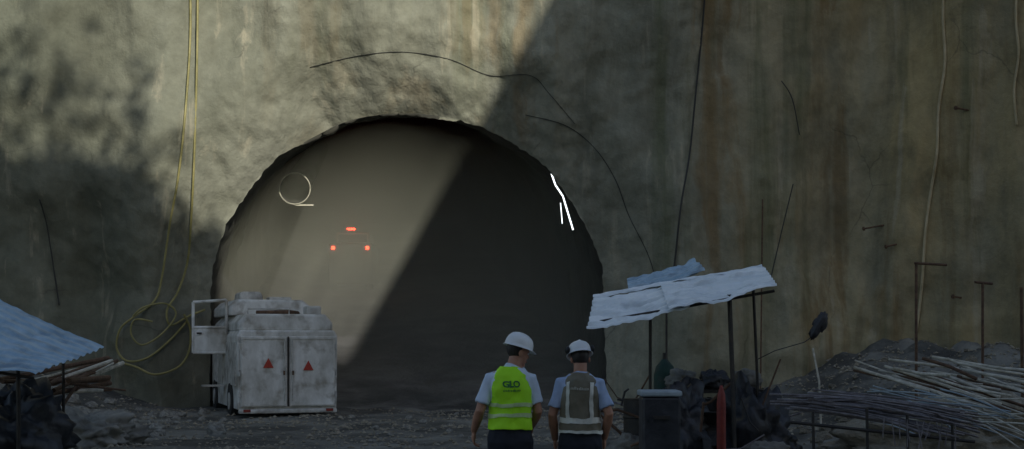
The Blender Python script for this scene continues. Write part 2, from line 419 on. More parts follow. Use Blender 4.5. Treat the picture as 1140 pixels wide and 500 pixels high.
# leafy quads added along the cliff top to soften its shadow edge
random.seed(77)
br = MB()
for i in range(len(pp)-1):
    px, py, seg_ = pp[i]
    if seg_ > 8 or px < -700: continue
    H_ = 185*(1 - 0.85*sst(110, 300, px))
    for _ in range(11):
        h = H_*random.random()
        if random.random() > (1-h/H_)*0.95+0.03: continue
        c = cliffpt(px+random.uniform(-6,6), py-h)+V((0,random.uniform(-2,0),0)); s = random.uniform(0.10,0.26)
        rot = Matrix.Rotation(random.uniform(0,3.1),3,'Y') @ Matrix.Rotation(random.uniform(-.8,.8),3,'X'); k = len(br.v)
        for q in ((-s,0,-s*.5),(s,0,-s*.6),(s*.8,0,s*.6),(-s*.7,0,s*.5)): br.v.append(c+rot@V(q))
        br.f.append((k,k+1,k+2,k+3))
tag(br.build('shadow_fringe', 'leaf', origin=False), 'leafy fringe added on the unseen cliff top to soften its shadow', 'shadow_fringe', kind='stuff')

# dust in the tunnel (a real scattering volume)
dm = bpy.data.materials.new('dust'); dm.use_nodes = True; dn = dm.node_tree
dn.nodes.remove(dn.nodes['Principled BSDF'])
vs = dn.nodes.new('ShaderNodeVolumeScatter'); vs.inputs['Density'].default_value = 0.062; vs.inputs['Color'].default_value = (0.86,0.87,0.68,1); vs.inputs['Anisotropy'].default_value = -0.25
dn.links.new(vs.outputs[0], dn.nodes['Material Output'].inputs['Volume'])
db = MB(); RM = 6.6; nr, na = 12, 96
db.v.append(V((CX, 35.8, ZC)))
for i in range(1, nr+1):
    f = i/nr
    for j in range(na):
        an = 2*math.pi*j/na; db.v.append(V((CX+RM*f*math.cos(an), 35.8-0.5*f*f, ZC+RM*f*math.sin(an))))
o = ax(83.0)
for j in range(na):
    an = 2*math.pi*j/na; db.v.append(V((CX+RM*math.cos(an), 83.0, ZC+RM*math.sin(an)))+o)
for j in range(na): db.f.append((0, 1+j, 1+(j+1)%na))
for i in range(nr):
    for j in range(na):
        j2 = (j+1)%na; a = 1+i*na; db.f.append((a+j, a+na+j, a+na+j2, a+j2))
db.f.append(tuple(1+nr*na+j for j in range(na)))
tag(db.build('airborne_dust', dm), 'pale dust hanging in the air of the tunnel mouth', 'dust', kind='stuff')

# ---------------------------------------------------------------- tunnel furniture
def ringpt(c, r, a): return c+V((math.cos(a)*r, 0, math.sin(a)*r))
c0 = P(328, 210, 37.0)
t = thing('ventilation_duct', (c0.x, c0.y, c0.z-0.5), 'round ventilation duct with pale rim hanging high on left of tunnel', 'duct')
MB().tube([ringpt(c0, 0.43, 2*math.pi*i/32) for i in range(33)], 0.015, 8).build('rim', 'duct', t, smooth=True)
d = MB(); cs = [c0+ax(37.5+i*3)-ax(37.5)+V((0,i*3+0.02,0)) for i in range(9)]
for i in range(8):
    k = len(d.v)
    for c in (cs[i], cs[i+1]):
        for j in range(24): d.v.append(ringpt(c, 0.41, 2*math.pi*j/24))
    for j in range(24):
        j2 = (j+1)%24; d.f.append((k+j, k+j2, k+24+j2, k+24+j))
d.build('duct_sleeve', 'lining', t, smooth=True)
MB().box(c0+V((0.26,0.05,-0.45)), (0.5,0.05,0.04)).build('bracket', 'duct', t)
for k,(x0,y0,x1,y1) in enumerate(((612,188,618,205),(618,205.5,627,219),(627,219.5,638,256),(624,226,626,249))):
    Yk = 35.2+ (0.5 if k == 3 else 0)
    a = P(x0,y0,Yk); b = P(x1,y1,Yk)
    t = thing('tube_light', b, ['upper end tube light on right tunnel wall','second tube light down the right tunnel wall','long lowest tube light on right tunnel wall','short thin tube light left of the long one'][k], 'lamp', group='tube lights on the tunnel wall')
    MB().tube([a,b], 0.020 if k < 3 else 0.012, 8).build('tube', 'tube', t)
    MB().tube([a+V((0.02,0.05,0)),b+V((0.02,0.05,0))], 0.025, 6).build('housing', 'dark', t)
YV = 56.0; vb = V(((390-570)*YV/F, YV, 0)); vb.z = gz(vb.x, YV)
sc = YV/F
t = thing('utility_vehicle', vb, 'small dark vehicle with three red lamps lit deep inside the dusty tunnel', 'vehicle')
zl = 1.7+(381-276)*sc
MB().box(vb+V((0,1.4,(zl-vb.z)/2+0.25)), (1.85,2.8,zl-vb.z-0.1)).build('body', 'darkv', t, bevel=0.08)
MB().box(vb+V((0,1.6,zl-vb.z+0.48)), (1.45,1.6,0.5)).build('cab', 'palev', t, bevel=0.1)
MB().box(vb+V((0,0.795,zl-vb.z+0.46)), (1.2,0.02,0.32)).build('rear_window', 'glass', t)
for px in (371,409):
    p = P(px,276,YV); MB().box(p+V((0,-0.04,0)), (0.12,0.08,0.13)).build('tail_lamp', 'redlamp', t)
p = P(391,255,YV); MB().box(p, (0.34,0.12,0.08)).build('roof_lamp', 'redlamp', t, bevel=0.02)
for sx_ in (-0.75,0.75):
    for dy in (0.5,2.3): MB().tube([vb+V((sx_-0.12,dy,0.33)), vb+V((sx_+0.12,dy,0.33))], 0.33, 20).build('wheel', 'black', t)

# ---------------------------------------------------------------- truck
yt = 31.0; tx = (321-570)*yt/F
tr = thing('service_truck', (tx, yt, gz(tx, yt)-0.10), 'boxy dirty white truck parked at the left of the tunnel mouth', 'truck', rz=R(19))
def L(mb, name, m, parent=tr, bevel=0.0, smooth=False, local=True): 
    return mb.build(name, m, parent, world=False, bevel=bevel, smooth=smooth)
L(MB().prism([(-1.14,0.26),(1.14,0.26),(1.16,1.95),(1.08,2.08),(-1.08,2.08),(-1.16,1.95)], 0.06, 5.2, 0.02), 'body', 'white', bevel=0.03)
L(MB().prism([(-1.10,2.07),(1.10,2.07),(1.10,2.26),(0.92,2.46),(-0.92,2.46),(-1.10,2.26)], 0.25, 5.0, 0.08), 'upper_housing', 'white', bevel=0.03)
L(MB().prism([(-1.12,2.45),(0.92,2.45),(0.90,2.66),(0.68,2.84),(-0.92,2.84),(-1.12,2.66)], 1.9, 5.1, 0.08), 'cab_roof', 'white', bevel=0.03)
L(MB().prism([(-0.80,2.83),(-0.20,2.83),(-0.24,3.0),(-0.32,3.05),(-0.70,3.05),(-0.78,3.0)], 2.4, 3.4, 0.05), 'roof_vent', 'white2', bevel=0.02)
L(MB().box((0.25,2.9,2.88), (0.55,0.5,0.10)), 'roof_hatch', 'white2', bevel=0.02)
L(MB().box((0.72,0.9,2.55), (0.35,0.5,0.22)), 'tool_case', 'white2', bevel=0.04)
L(MB().tube([(-0.6,0.9,2.50),(0.2,1.0,2.52),(0.45,1.3,2.50)], 0.05, 8), 'coiled_hose', 'rust')
L(MB().tube([(-0.85,0.5,2.44),(-0.85,0.5,2.58),(0.1,0.5,2.58),(0.1,0.5,2.44)], 0.02, 8), 'grab_rail', 'white2')
for sx_ in (-1,1):
    dr = L(MB().box((sx_*0.555,0.02,1.13), (1.07,0.06,1.62)), 'rear_door', 'white', bevel=0.02)
    b = MB()
    for (cx,cz,w_,h_) in ((0,0.76,0.98,0.035),(0,-0.76,0.98,0.035),(-0.49,0,0.035,1.49),(0.49,0,0.035,1.49)): b.box((sx_*0.555+cx,-0.018,1.13+cz), (w_,0.02,h_))
    L(b, 'door_border', 'white', dr)
    tri = MB(); k = 0.14; cx = sx_*0.46; cz = 1.30 if sx_ < 0 else 1.24
    tri.v = [V((cx-k*0.85,-0.028,cz-k*0.6)),V((cx+k*0.85,-0.028,cz-k*0.6)),V((cx,-0.028,cz+k)),V((cx-k*0.85,-0.012,cz-k*0.6)),V((cx+k*0.85,-0.012,cz-k*0.6)),V((cx,-0.012,cz+k))]
    tri.f = [(0,1,2),(5,4,3),(0,3,4,1),(1,4,5,2),(2,5,3,0)]
    L(tri, 'warning_triangle', 'red', dr)
    L(MB().tube([(sx_*0.09,-0.045,0.45),(sx_*0.09,-0.045,1.85)], 0.012, 6), 'lock_rod', 'white2', dr)
    L(MB().box((sx_*0.10,-0.04,1.10), (0.04,0.05,0.10)), 'handle', 'rust', dr)
    for hz in (0.6,1.1,1.7): L(MB().tube([(sx_*1.11,-0.01,hz-0.07),(sx_*1.11,-0.01,hz+0.07)], 0.022, 8), 'hinge', 'white2', dr)
    L(MB().box((sx_*0.95,-0.06,0.24), (0.16,0.03,0.06)), 'tail_lamp', 'dullred')
L(MB().box((0,0.0,1.13), (0.02,0.05,1.6)), 'door_gap', 'dark')
L(MB().box((0,0.02,0.22), (2.26,0.14,0.10)), 'bumper', 'white2', bevel=0.03)
for sx_ in (-1,1):
    sp = MB()
    for i in range(4): sp.box((sx_*1.165,0.75+i*1.15,1.30), (0.03,0.98,1.0))
    L(sp, 'side_panel', 'white2')
    for y in (1.2,4.2):
        wh = L(MB().tube([(sx_*0.85,y,0.42),(sx_*1.19,y,0.42)], 0.42, 28), 'wheel', 'black')
        L(MB().tube([(sx_*1.18,y,0.42),(sx_*1.205,y,0.42)], 0.20, 20), 'rim', 'white2', wh)
dm3 = Matrix.Rotation(R(-19), 3, 'Z')
hg = V((-1.16,2.0,0))
cd = MB(); W_ = 0.80; z0, z1 = 1.55, 2.82
def dp(x, z): return hg + dm3 @ V((-x,0,0)) + V((0,0,z))
def rod(a, b, r=0.036): cd.tube([a,b], r, 8)
rod(dp(W_,z0),dp(W_,z1-0.05)); rod(dp(0,z0),dp(0,z1)); rod(dp(W_,z1-0.05),dp(0,z1)); rod(dp(W_,z0),dp(0,z0)); rod(dp(W_,2.16),dp(0,2.16))
cd.box(dp(W_/2,1.86), (W_-0.03,0.03,0.58), dm3)
cdo = L(cd, 'cab_door', 'white')
L(MB().box(dp(W_-0.14,2.02)+V((0,-0.05,0)), (0.12,0.04,0.04)), 'handle', 'dark', cdo)
L(MB().box((-1.45,2.3,0.75), (0.5,0.35,0.04)), 'step', 'white2')
L(MB().tube([(-1.2,2.45,0.75),(-1.65,2.45,0.75)], 0.02, 6), 'step_bracket', 'dark')

# ---------------------------------------------------------------- people
def person(loc, scale, label, yaw, pitch, arms, vestm, shirtm, tape, silver_vest, rz, boots_step, hx=0.0, tilt=0.0):
    root = bpy.data.objects.new('person', None); C.objects.link(root)
    root.matrix_basis = Matrix.Translation(V(loc)) @ Matrix.Rotation(rz, 4, 'Z') @ Matrix.Scale(scale, 4)
    root['label'] = label; root['category'] = 'person'
    secs = [(0.80,0,0,.160,.115),(0.90,0,-0.005,.172,.125),(1.00,0,0,.158,.115),(1.10,0,0.005,.148,.108),(1.22,0,0,.154,.113),(1.33,0,-0.01,.162,.116),(1.40,0,-0.012,.155,.108),(1.455,hx*0.2,-0.01,.118,.085),(1.50,hx*0.4,-0.005,.078,.065)]
    H = Matrix.Translation((hx,0.02,1.60)) @ Matrix.Rotation(tilt, 4, 'Y') @ Matrix.Rotation(yaw, 4, 'Z') @ Matrix.Rotation(pitch, 4, 'X')
    H3 = H.to_3x3()
    hp = lambda x,y,z: H @ V((x,y,z))
    b = MB(); b.loft(secs)
    b.tube([(0,-0.015,1.42),(hx*0.6,0.0,1.52),(hx,0.018,1.60)], [.066,.057,.055], 18, rnd=True)
    b.ell(hp(0,0.0,0.05), (.074,.093,.092), H3); b.ell(hp(0,0.033,-0.005), (.056,.064,.085), H3)
    b.ell(hp(0,0.10,0.004), (.011,.018,.014), H3, 10, 8); b.tube([hp(0,0.088,0.035), hp(0,0.106,0.005)], [.008,.011], 8, rnd=True)
    b.ell(hp(0,0.078,-0.068), (.024,.02,.018), H3, 12, 8); b.ell(hp(0,0.083,0.048), (.045,.016,.010), H3, 14, 8)
    b.ell(hp(0,0.092,-0.036), (.022,.010,.009), H3, 12, 8)
    for s in (-1,1): b.ell(hp(s*0.076,-0.005,0.012), (.010,.020,.032), H3, 12, 8)
    for s, (el, wr, hd) in zip((-1,1), arms):
        sh = V((s*0.160,-0.01,1.405)); el = V(el); wr = V(wr)
        b.tube([V((s*0.12,-0.01,1.41)), sh, sh.lerp(el,0.5), el, el.lerp(wr,0.35), wr], [.056,.053,.045,.038,.041,.028], 16, rnd=True)
        d_ = V(hd).normalized(); nrm = V((-s,0,0)); nrm = (nrm-d_*nrm.dot(d_)).normalized(); w_ = nrm.cross(d_)*(-s)
        if w_.y < 0: w_ = -w_
        M3 = Matrix((nrm, w_, d_)).transposed()
        b.ell(wr+d_*0.05, (.018,.041,.055), M3, 16, 10)
        for q, ln in zip((-0.030,-0.010,0.011,0.031), (.060,.075,.080,.070)):
            p0 = wr+d_*0.085+w_*q; p1 = p0+(d_*0.9+nrm*0.35).normalized()*ln*0.5; p2 = p1+(d_*0.5+nrm*0.85).normalized()*ln*0.32; p3 = p2+(d_*0.05+nrm).normalized()*ln*0.22
            b.tube([p0-d_*0.02,p0,p1,p2,p3], [.0095,.0095,.0088,.008,.0072], 8, rnd=True)
        p0 = wr+d_*0.025+w_*0.026; p1 = p0+(d_*0.6+w_*0.6+nrm*0.2).normalized()*0.045; p2 = p1+(d_*0.95+w_*0.1+nrm*0.3).normalized()*0.032
        b.tube([p0,p1,p2], [.013,.0105,.009], 8, rnd=True)
    legs = []
    for s in (-1,1):
        st = boots_step*s
        kn = V((s*0.10, 0.03+st*0.6, 0.48)); an = V((s*0.105, -0.03+st, 0.09)); legs.append((kn, an))
        b.tube([(s*0.088,0,0.90),(s*0.095,0.01+st*0.3,0.68),kn,kn.lerp(an,0.35),an], [.088,.078,.055,.054,.038], 16, rnd=True)
        b.tube([an+V((0,-0.02,-0.04)), an+V((0,0.13,-0.055))], [.036,.028], 10, rnd=True)
    body = remesh(b, 'body', 'skin', root, 0.0055, 3)
    def inf(ss, d): return [(z,cx,cy,rx+d,ry+d) for (z,cx,cy,rx,ry) in ss]
    sd = 0.0 if silver_vest else 7.3
    def cloth(c): 
        c = V(c); q = noise.noise_vector(V((c.x*9+sd, c.y*9, c.z*5)))*0.012 + noise.noise_vector(V((c.x*20, c.y*20+sd, c.z*15+5)))*0.007
        return q
    s_ = MB(); s_.loft(inf([x for x in secs if x[0] >= 1.0], 0.013))
    s_.tube([(0,-0.01,1.45),(hx*0.5,0.0,1.515)], [.073,.064], 20)
    for s, (el, wr, hd) in zip((-1,1), arms):
        sh = V((s*0.160,-0.01,1.405)); el = V(el); s_.tube([V((s*0.10,-0.01,1.41)), sh, sh.lerp(el,0.4), sh.lerp(el,0.78)], [.066,.062,.057,.063], 18)
    remesh(s_, 'shirt', shirtm, root, 0.007, 7, cloth)
    tb = MB(); tb.loft(inf([(0.80,0,0,.15,.11),(0.90,0,-0.005,.172,.125),(1.0,0,0,.158,.115),(1.04,0,0,.153,.11)], 0.012))
    for s, (kn, an) in zip((-1,1), legs):
        tb.tube([(s*0.088,0,0.93),(s*0.095,0.01,0.70),kn,an+V((0,0,0.02))], [.098,.092,.078,.074], 18)
    remesh(tb, 'trousers', 'trouser', root, 0.009, 4, cloth)
    for kn, an in legs:
        q = MB(); q.tube([an+V((0,-0.005,0.08)),an+V((0,-0.01,-0.02))], [.056,.054], 14, rnd=True); q.tube([an+V((0,-0.03,-0.045)),an+V((0,0.15,-0.05))], [.045,.040], 14, rnd=True)
        remesh(q, 'boot', 'boot', root, 0.008, 3)
    vsec = [(1.0,0,-0.002,.184,.146),(1.05,0,0,.178,.141),(1.14,0,0.0,.170,.137),(1.22,0,-0.003,.172,.139),(1.33,0,-0.011,.172,.140),(1.39,0,-0.013,.162,.130),(1.44,0,-0.012,.142,.112),(1.48,0,-0.01,.108,.090),(1.505,0,-0.006,.080,.078)]
    vb_ = MB(); vb_.loft(vsec)
    remesh(vb_, 'vest', vestm, root, 0.007, 3, cloth)
    def sec(z):
        for i in range(len(vsec)-1):
            if vsec[i][0] <= z <= vsec[i+1][0]:
                f = (z-vsec[i][0])/(vsec[i+1][0]-vsec[i][0]); return [vsec[i][k]*(1-f)+vsec[i+1][k]*f for k in range(5)]
        return vsec[-1] if z > 1.2 else vsec[0]
    def ring(z, a, off):
        _, cx, cy, rx, ry = sec(z); e = 2.4; c, d = math.cos(a), math.sin(a)
        p = V((cx+(rx+off)*math.copysign(abs(c)**(2/e), c), cy+(ry+off)*math.copysign(abs(d)**(2/e), d), z)); return p+cloth(p)
    def back(x, z, off):
        _, cx, cy, rx, ry = sec(z); u = min(0.999, abs((x-cx)/(rx)))
        p = V((x, cy-(ry)*(1-u**2.4)**(1/2.4)-off, z)); return p+cloth(p)
    def band(z0, z1, off=0.006):
        q = MB(); q.grid(lambda u,v: ring(z0+(z1-z0)*v, u*2*math.pi, off), 96, 4); q.build('reflective_band', tape, root, world=False, smooth=True)
    def strap(x0, x1, z0, z1, off=0.007):
        q = MB(); q.grid(lambda u,v: back(x0+(x1-x0)*u, z0+(z1-z0)*v, off), 5, 30); q.build('reflective_band', tape, root, world=False, smooth=True)
    rnd_ = random.Random(4)
    def letters(x0, x1, z, h, m):      # lettering too small to read: a row of uneven short strokes
        q = MB(); x = x0
        while x < x1:
            w_ = rnd_.uniform(0.004,0.008); hh = h*rnd_.uniform(0.6,1)
            q.grid(lambda u,v: back(x+w_*u, z+hh*v, 0.010), 1, 2)
            if rnd_.random() < 0.6: q.grid(lambda u,v: back(x+w_*1.3*u, z+0.003*v, 0.010), 1, 1)
            x += w_+rnd_.uniform(0.003,0.006)
        q.build('back_lettering', m, root, world=False)
    if silver_vest:
        band(1.085,1.13); band(1.0,1.025)
        strap(-0.118,-0.086,1.13,1.43); strap(0.086,0.118,1.13,1.43)
        letters(-0.074, 0.074, 1.365, 0.024, 'print')
    else:
        band(1.18,1.212); band(1.095,1.127)
        cu = bpy.data.curves.new('t', 'FONT'); cu.body = 'GLO'; cu.size = 0.066; cu.align_x = 'CENTER'; cu.offset = 0.002; cu.resolution_u = 6; cu.space_character = 0.86
        o = bpy.data.objects.new('t', cu); C.objects.link(o); bpy.context.view_layer.update()
        me = bpy.data.meshes.new_from_object(o.evaluated_get(bpy.context.evaluated_depsgraph_get())); bpy.data.objects.remove(o)
        me.materials.clear(); me.materials.append(M['logo'])
        for v in me.vertices: v.co = back(v.co.x*1.15, 1.345+v.co.y, 0.010)
        o = bpy.data.objects.new('back_logo', me); C.objects.link(o); o.parent = root
        letters(-0.068, 0.068, 1.310, 0.018, 'logo')
    h = MB(); h.ell(hp(0,-0.006,0.048), (.0785,.094,.092), H3, 28, 20)
    inv = H.inverted(); keep = []
    for f in h.f:
        c = inv @ (sum((h.v[i] for i in f), V((0,0,0)))/len(f))
        if (c.y < 0.0 and c.z > -0.035) or c.z > 0.075: keep.append(f)
    h.f = keep; h.build('hair', 'hair', root, world=False, smooth=True)
    for s in (-1,1): MB().ell(hp(s*0.030,0.083,0.030), (.011,.009,.007), H3, 10, 8).build('eye', 'helmet', root, world=False, smooth=True)
    MB().ell(hp(0,0.101,-0.037), (.020,.003,.003), H3, 10, 6).build('mouth', 'red', root, world=False, smooth=True)
    hm = MB(); NU = 48; prof_ = [(1.0,0.0),(0.995,0.02),(0.96,0.045),(0.87,0.07),(0.72,0.089),(0.5,0.102),(0.25,0.109),(0.02,0.111)]
    rows_ = []
    for a in range(NU):
        an = 2*math.pi*a/NU; c, s = math.cos(an), math.sin(an)
        fr = max(0, s)**3
        col = [(c*(0.100+0.014)*1.0, s*(0.122+0.014)+fr*0.034, -0.008-0.008*fr), (c*0.102, s*0.124, 0.0)]
        for (k, z) in prof_:
            rd = 0.008*math.exp(-((c*k*0.10)/0.012)**2)*(1 if z > 0.03 else 0)
            col.append((c*0.100*k, s*0.122*k, z+rd))
        rows_.append(col)
    K = len(rows_[0]); 
    for a in range(NU):
        for (x,y,z) in rows_[a]: hm.v.append(hp(x, y-0.002, z+0.064))
    for a in range(NU):
        a2 = (a+1)%NU
        for k in range(K-1): hm.f.append((a*K+k, a2*K+k, a2*K+k+1, a*K+k+1))
    hm.f.append(tuple(a*K+K-1 for a in range(NU)))
    ho = hm.build('hard_hat', 'helmet', root, world=False, smooth=True); md = ho.modifiers.new('s','SOLIDIFY'); md.thickness = 0.003
    if silver_vest:
        for s in (-1,1):
            MB().ell(hp(s*0.106,-0.03,0.095), (.022,.040,.034), H3, 14, 10).build('ear_cup', 'belt', ho, world=False, smooth=True)
        MB().box(hp(0.0,0.135,0.12), (0.05,0.035,0.04), H3).build('headlamp', 'belt', ho, world=False, bevel=0.005)
    return root
YP = 10.87
person((P(568,0,YP).x, YP, 0.0), 1.0, 'person in lime green high visibility vest and white hard hat, head turned right', R(-68), R(-12),
       [((-.250,-.06,1.15),(-.284,.10,.985),(-0.05,.25,-.95)), ((.222,-.02,1.14),(.198,.16,1.02),(-.1,.6,-.7))], 'lime', 'shirt', 'limetape', False, R(6), 0.05, hx=0.055, tilt=R(5))
person((P(646,0,YP+0.1).x, YP+0.1, 0.0), 0.965, 'person in khaki grey vest with silver bands and white hard hat with black ear cups', R(14), R(-18),
       [((-.232,-.05,1.15),(-.220,.09,.94),(0.05,.2,-.95)), ((.244,-.05,1.16),(.200,.10,.95),(-.05,.25,-.95))], 'greyvest', 'shirt2', 'silver', True, R(-6), -0.06, hx=0.0, tilt=R(-3))

# ---------------------------------------------------------------- corrugated roofs
def corr(a, b, c, d, waves, amp, thick=0.006, sag=0.04, seed=0, nv=96, nu=32):
    a,b,c,d = map(V, (a,b,c,d)); nrm = (b-a).cross(d-a).normalized()
    if nrm.z < 0: nrm = -nrm
    q = MB()
    def f(u, v):
        p = a.lerp(b,u).lerp(d.lerp(c,u), v)
        ph = math.sin(v*waves*2*math.pi); tr_ = max(-0.6, min(0.6, ph))/0.6
        s = -sag*4*u*(1-u) + 0.06*noise.noise(V((u*3+seed, v*2, seed)))+0.03*noise.noise(V((u*9+seed, v*4, seed)))+0.012*noise.noise(V((u*30+seed, v*8, seed)))
        return p+nrm*(tr_*amp+s)
    q.grid(f, nu, nv)
    return q
def sol(o, t=0.004):
    m = o.modifiers.new('s','SOLIDIFY'); m.thickness = t; return o
def post(pxb, pyb, pxt, pyt, Y, r, name='post', m='dark', parent=None, base=None):
    tpt = P(pxt,pyt,Y); bz = gz(tpt.x, Y) if base is None else base
    bpt = P(pxb,pyb,Y); bpt = V((bpt.x, Y, bz-0.1))
    q = MB().tube([bpt, bpt.lerp(tpt,0.5)+V((0.01,0,0)), tpt], r, 8)
    return q.build(name, m, parent)
sh = thing('shelter', (P(760,0,18.5).x, 18.5, 0), 'open shelter of pale corrugated metal sheets on thin posts, right of workers', 'shelter')
sol(corr(P(653,366,17.8), P(768,341,18.0), P(758,314,19.4), P(662,331,19.2), 7, 0.022, seed=1).build('roof_sheet', 'galv', sh, smooth=False))
sol(corr(P(745,345,17.9), P(865,318,18.2), P(851,297,19.4), P(735,319,19.3)+V((0,0,0.04)), 7, 0.022, seed=4, sag=0.02).build('roof_sheet', 'galv', sh))
sol(corr(P(660,331,19.3), P(850,298,19.5), P(848,296,20.0), P(668,329,19.9), 3, 0.012, seed=8, sag=0.0).build('roof_sheet', 'galv', sh))
post(818,500,812,328,18.3,0.032,parent=sh); post(722,500,724,350,18.9,0.022,parent=sh); post(846,500,838,306,19.4,0.022,parent=sh)
MB().tube([P(668,358,18.1),P(862,324,18.3)], 0.02, 8).build('beam', 'dark', sh)
MB().tube([P(668,338,19.1),P(850,304,19.4)], 0.02, 8).build('beam', 'dark', sh)
s2 = thing('metal_sheet', P(741,310,21.5), 'bluish bent metal sheet leaning behind the pale shelter roof', 'metal sheet')
sol(corr(P(700,325,21.3), P(785,301,21.4), P(772,287,22.6), P(698,310,22.4), 5, 0.03, seed=11, sag=0.05).build('sheet_panel', 'galv_dark', s2))
MB().tube([P(742,318,22),V((P(742,318,22).x,22,-0.1))], 0.018, 8).build('prop', 'dark', s2)
ls = thing('lean_to', (P(40,0,18).x, 18, 0), 'low lean-to with blue grey metal sheet roof at left edge', 'shelter')
sol(corr(P(-75,398,16.6), P(40,417,17.0), P(116,386,19.5), P(-40,314,19.5), 10, 0.014, seed=21, sag=0.03).build('roof_sheet', 'galv_dark', ls))
sol(corr(P(-140,372,16.8), P(-60,396,16.8), P(-8,330,19.4), P(-110,280,19.5), 8, 0.014, seed=25, sag=0.03).build('roof_sheet', 'galv_dark', ls))
post(20,500,20,405,18.2,0.03,parent=ls); post(-40,500,-40,400,16.9,0.03,parent=ls); post(70,500,70,372,19.4,0.022,parent=ls)
MB().tube([P(-70,404,16.8),P(38,421,17.1)], 0.02, 8).build('beam', 'dark', ls)

# ---------------------------------------------------------------- clutter under the shelter
def blob(c, r, seed, m, name, label, cat, group=None, amp=0.3, fr=1.6, nu=48, nv=32, M3=None):
    q = MB(); q.ell(c, r, M3, nu=nu, nv=nv, fn=lambda p: 1+amp*noise.noise(p*fr+V((seed,0,0)))+amp*0.5*noise.noise(p*fr*3+V((seed,3,0)))+amp*0.25*noise.noise(p*fr*8))
    return tag(q.build(name, m, smooth=True), label, cat, group)
def ground_at(px, Y): x = (px-570)*Y/F; return V((x, Y, gz(x, Y)))
def drum(px, Y, label, m):
    b = ground_at(px, Y); t = thing('oil_drum', b, label, 'drum')
    q = MB(); q.tube([b+V((0,0,z)) for z in (0,0.02,0.3,0.31,0.33,0.34,0.6,0.61,0.63,0.64,0.87,0.88)], [.285,.29,.285,.297,.297,.285,.285,.297,.297,.285,.285,.292], 28); q.build('barrel', m, t)
    MB().tube([b+V((0.15,0,0.87)), b+V((0.15,0,0.90))], 0.03, 10).build('cap', 'dark', t)
b = ground_at(734, 16.5); t = thing('storage_bin', b, 'dark waist high bin with pale grey lid beside the khaki vested worker', 'bin')
MB().box(b+V((0,0,0.52)), (0.46,0.5,1.05)).build('bin_body', 'tarp', t, bevel=0.03)
MB().box(b+V((0,0,1.085)), (0.50,0.54,0.07)).build('lid', 'lid', t, bevel=0.02)
MB().box(b+V((0,-0.27,0.8)), (0.2,0.03,0.04)).build('handle', 'dark', t)
drum(716, 19.5, 'dark oil drum under left end of the pale shelter roof', 'dark')
drum(778, 19.8, 'black oil drum in the middle beneath the pale shelter roof', 'black')
blob(ground_at(757,18.6)+V((0,0,0.50)), (0.42,0.4,0.62), 3, 'tarp', 'tarpaulin', 'black crumpled tarpaulin heap behind the pale lidded bin', 'tarpaulin', amp=0.5)
blob(ground_at(840,19.6)+V((0,0,0.35)), (0.5,0.5,0.75), 9, 'tarp', 'tarpaulin', 'black crumpled tarpaulin heap at right end of the shelter', 'tarpaulin', amp=0.5)
def cyl(px, Y, h, r, m, label):
    b = ground_at(px, Y); t = thing('gas_cylinder', b, label, 'gas cylinder')
    MB().tube([b+V((0,0,z)) for z in (0,0.05,h-0.24,h-0.11,h-0.03,h)], [r*.9,r,r,r*.8,r*.4,r*.28], 24).build('cylinder_body', m, t, smooth=True)
    MB().tube([b+V((0,0,h)), b+V((0,0,h+0.10))], r*0.2, 10).build('valve', 'dark', t)
cyl(740, 21, 1.45, 0.17, 'green', 'dull green gas cylinder standing behind the black tarpaulin heap')
cyl(803, 17.6, 1.12, 0.06, 'dullred', 'slim dull red gas cylinder just left of the right shelter post')
b = ground_at(784, 18.4); t = thing('wheelbarrow', b, 'dark wheelbarrow tipped under the pale shelter roof', 'wheelbarrow')
q = MB(); q.grid(lambda u,v: b+V(((u-0.5)*0.6*(1-0.25*(1-abs(2*v-1))), 0.25*math.sin(v*math.pi)-0.1, 0.30+v*0.45)), 10, 12); sol(q.build('tray', 'black', t), 0.01)
MB().tube([b+V((-0.05,-0.15,0.2)),b+V((0.05,-0.15,0.2))], 0.2, 20).build('wheel', 'black', t)
for s in (-1,1): MB().tube([b+V((s*0.05,-0.15,0.2)), b+V((s*0.22,0.2,0.5)), b+V((s*0.25,0.3,0.9))], 0.018, 8).build('handle', 'dark', t)
b = ground_at(795, 20.5); t = thing('trestle_table', b, 'rough dark trestle table at the back of the shelter', 'table')
MB().box(b+V((0,0,0.98)), (1.5,0.6,0.05)).build('tabletop', 'dark', t)
for sx_ in (-0.65,0.65):
    for sy in (-0.22,0.22): MB().tube([b+V((sx_,sy*1.3,-0.05)), b+V((sx_*0.95,sy,0.96))], 0.03, 8).build('leg', 'dark', t)
for i,(dx,m,lb) in enumerate(((-0.5,'sack','pale sack slumped at left on the trestle table'),(0.0,'tarp','black sack in the middle of the trestle table'),(0.48,'sack','pale sack slumped at right on the trestle table'))):
    blob(b+V((dx,0,1.14)), (0.23,0.2,0.17), 40+i, m, 'sack', lb, 'sack', amp=0.35)
random.seed(21)
for i in range(26):
    px = random.uniform(690,855); Y = random.uniform(17.6,21.5); a = ground_at(px, Y)+V((0,0,random.uniform(0.1,0.8))); ln = random.uniform(0.4,1.2); an = random.uniform(-1.5,1.5)
    c = a+V((math.sin(an)*ln, random.uniform(-.2,.3), abs(math.cos(an))*ln*0.6))
    tag(MB().tube([a,a.lerp(c,0.5)+V((0,0,random.uniform(-.12,.12))),c], random.uniform(0.008,0.022), 8).build('scrap_pipe', random.choice(['rust','dark','rod'])), 'thin scrap pipe leaning in the clutter under the pale shelter roof', 'pipe', 'scrap pipes under the shelter')
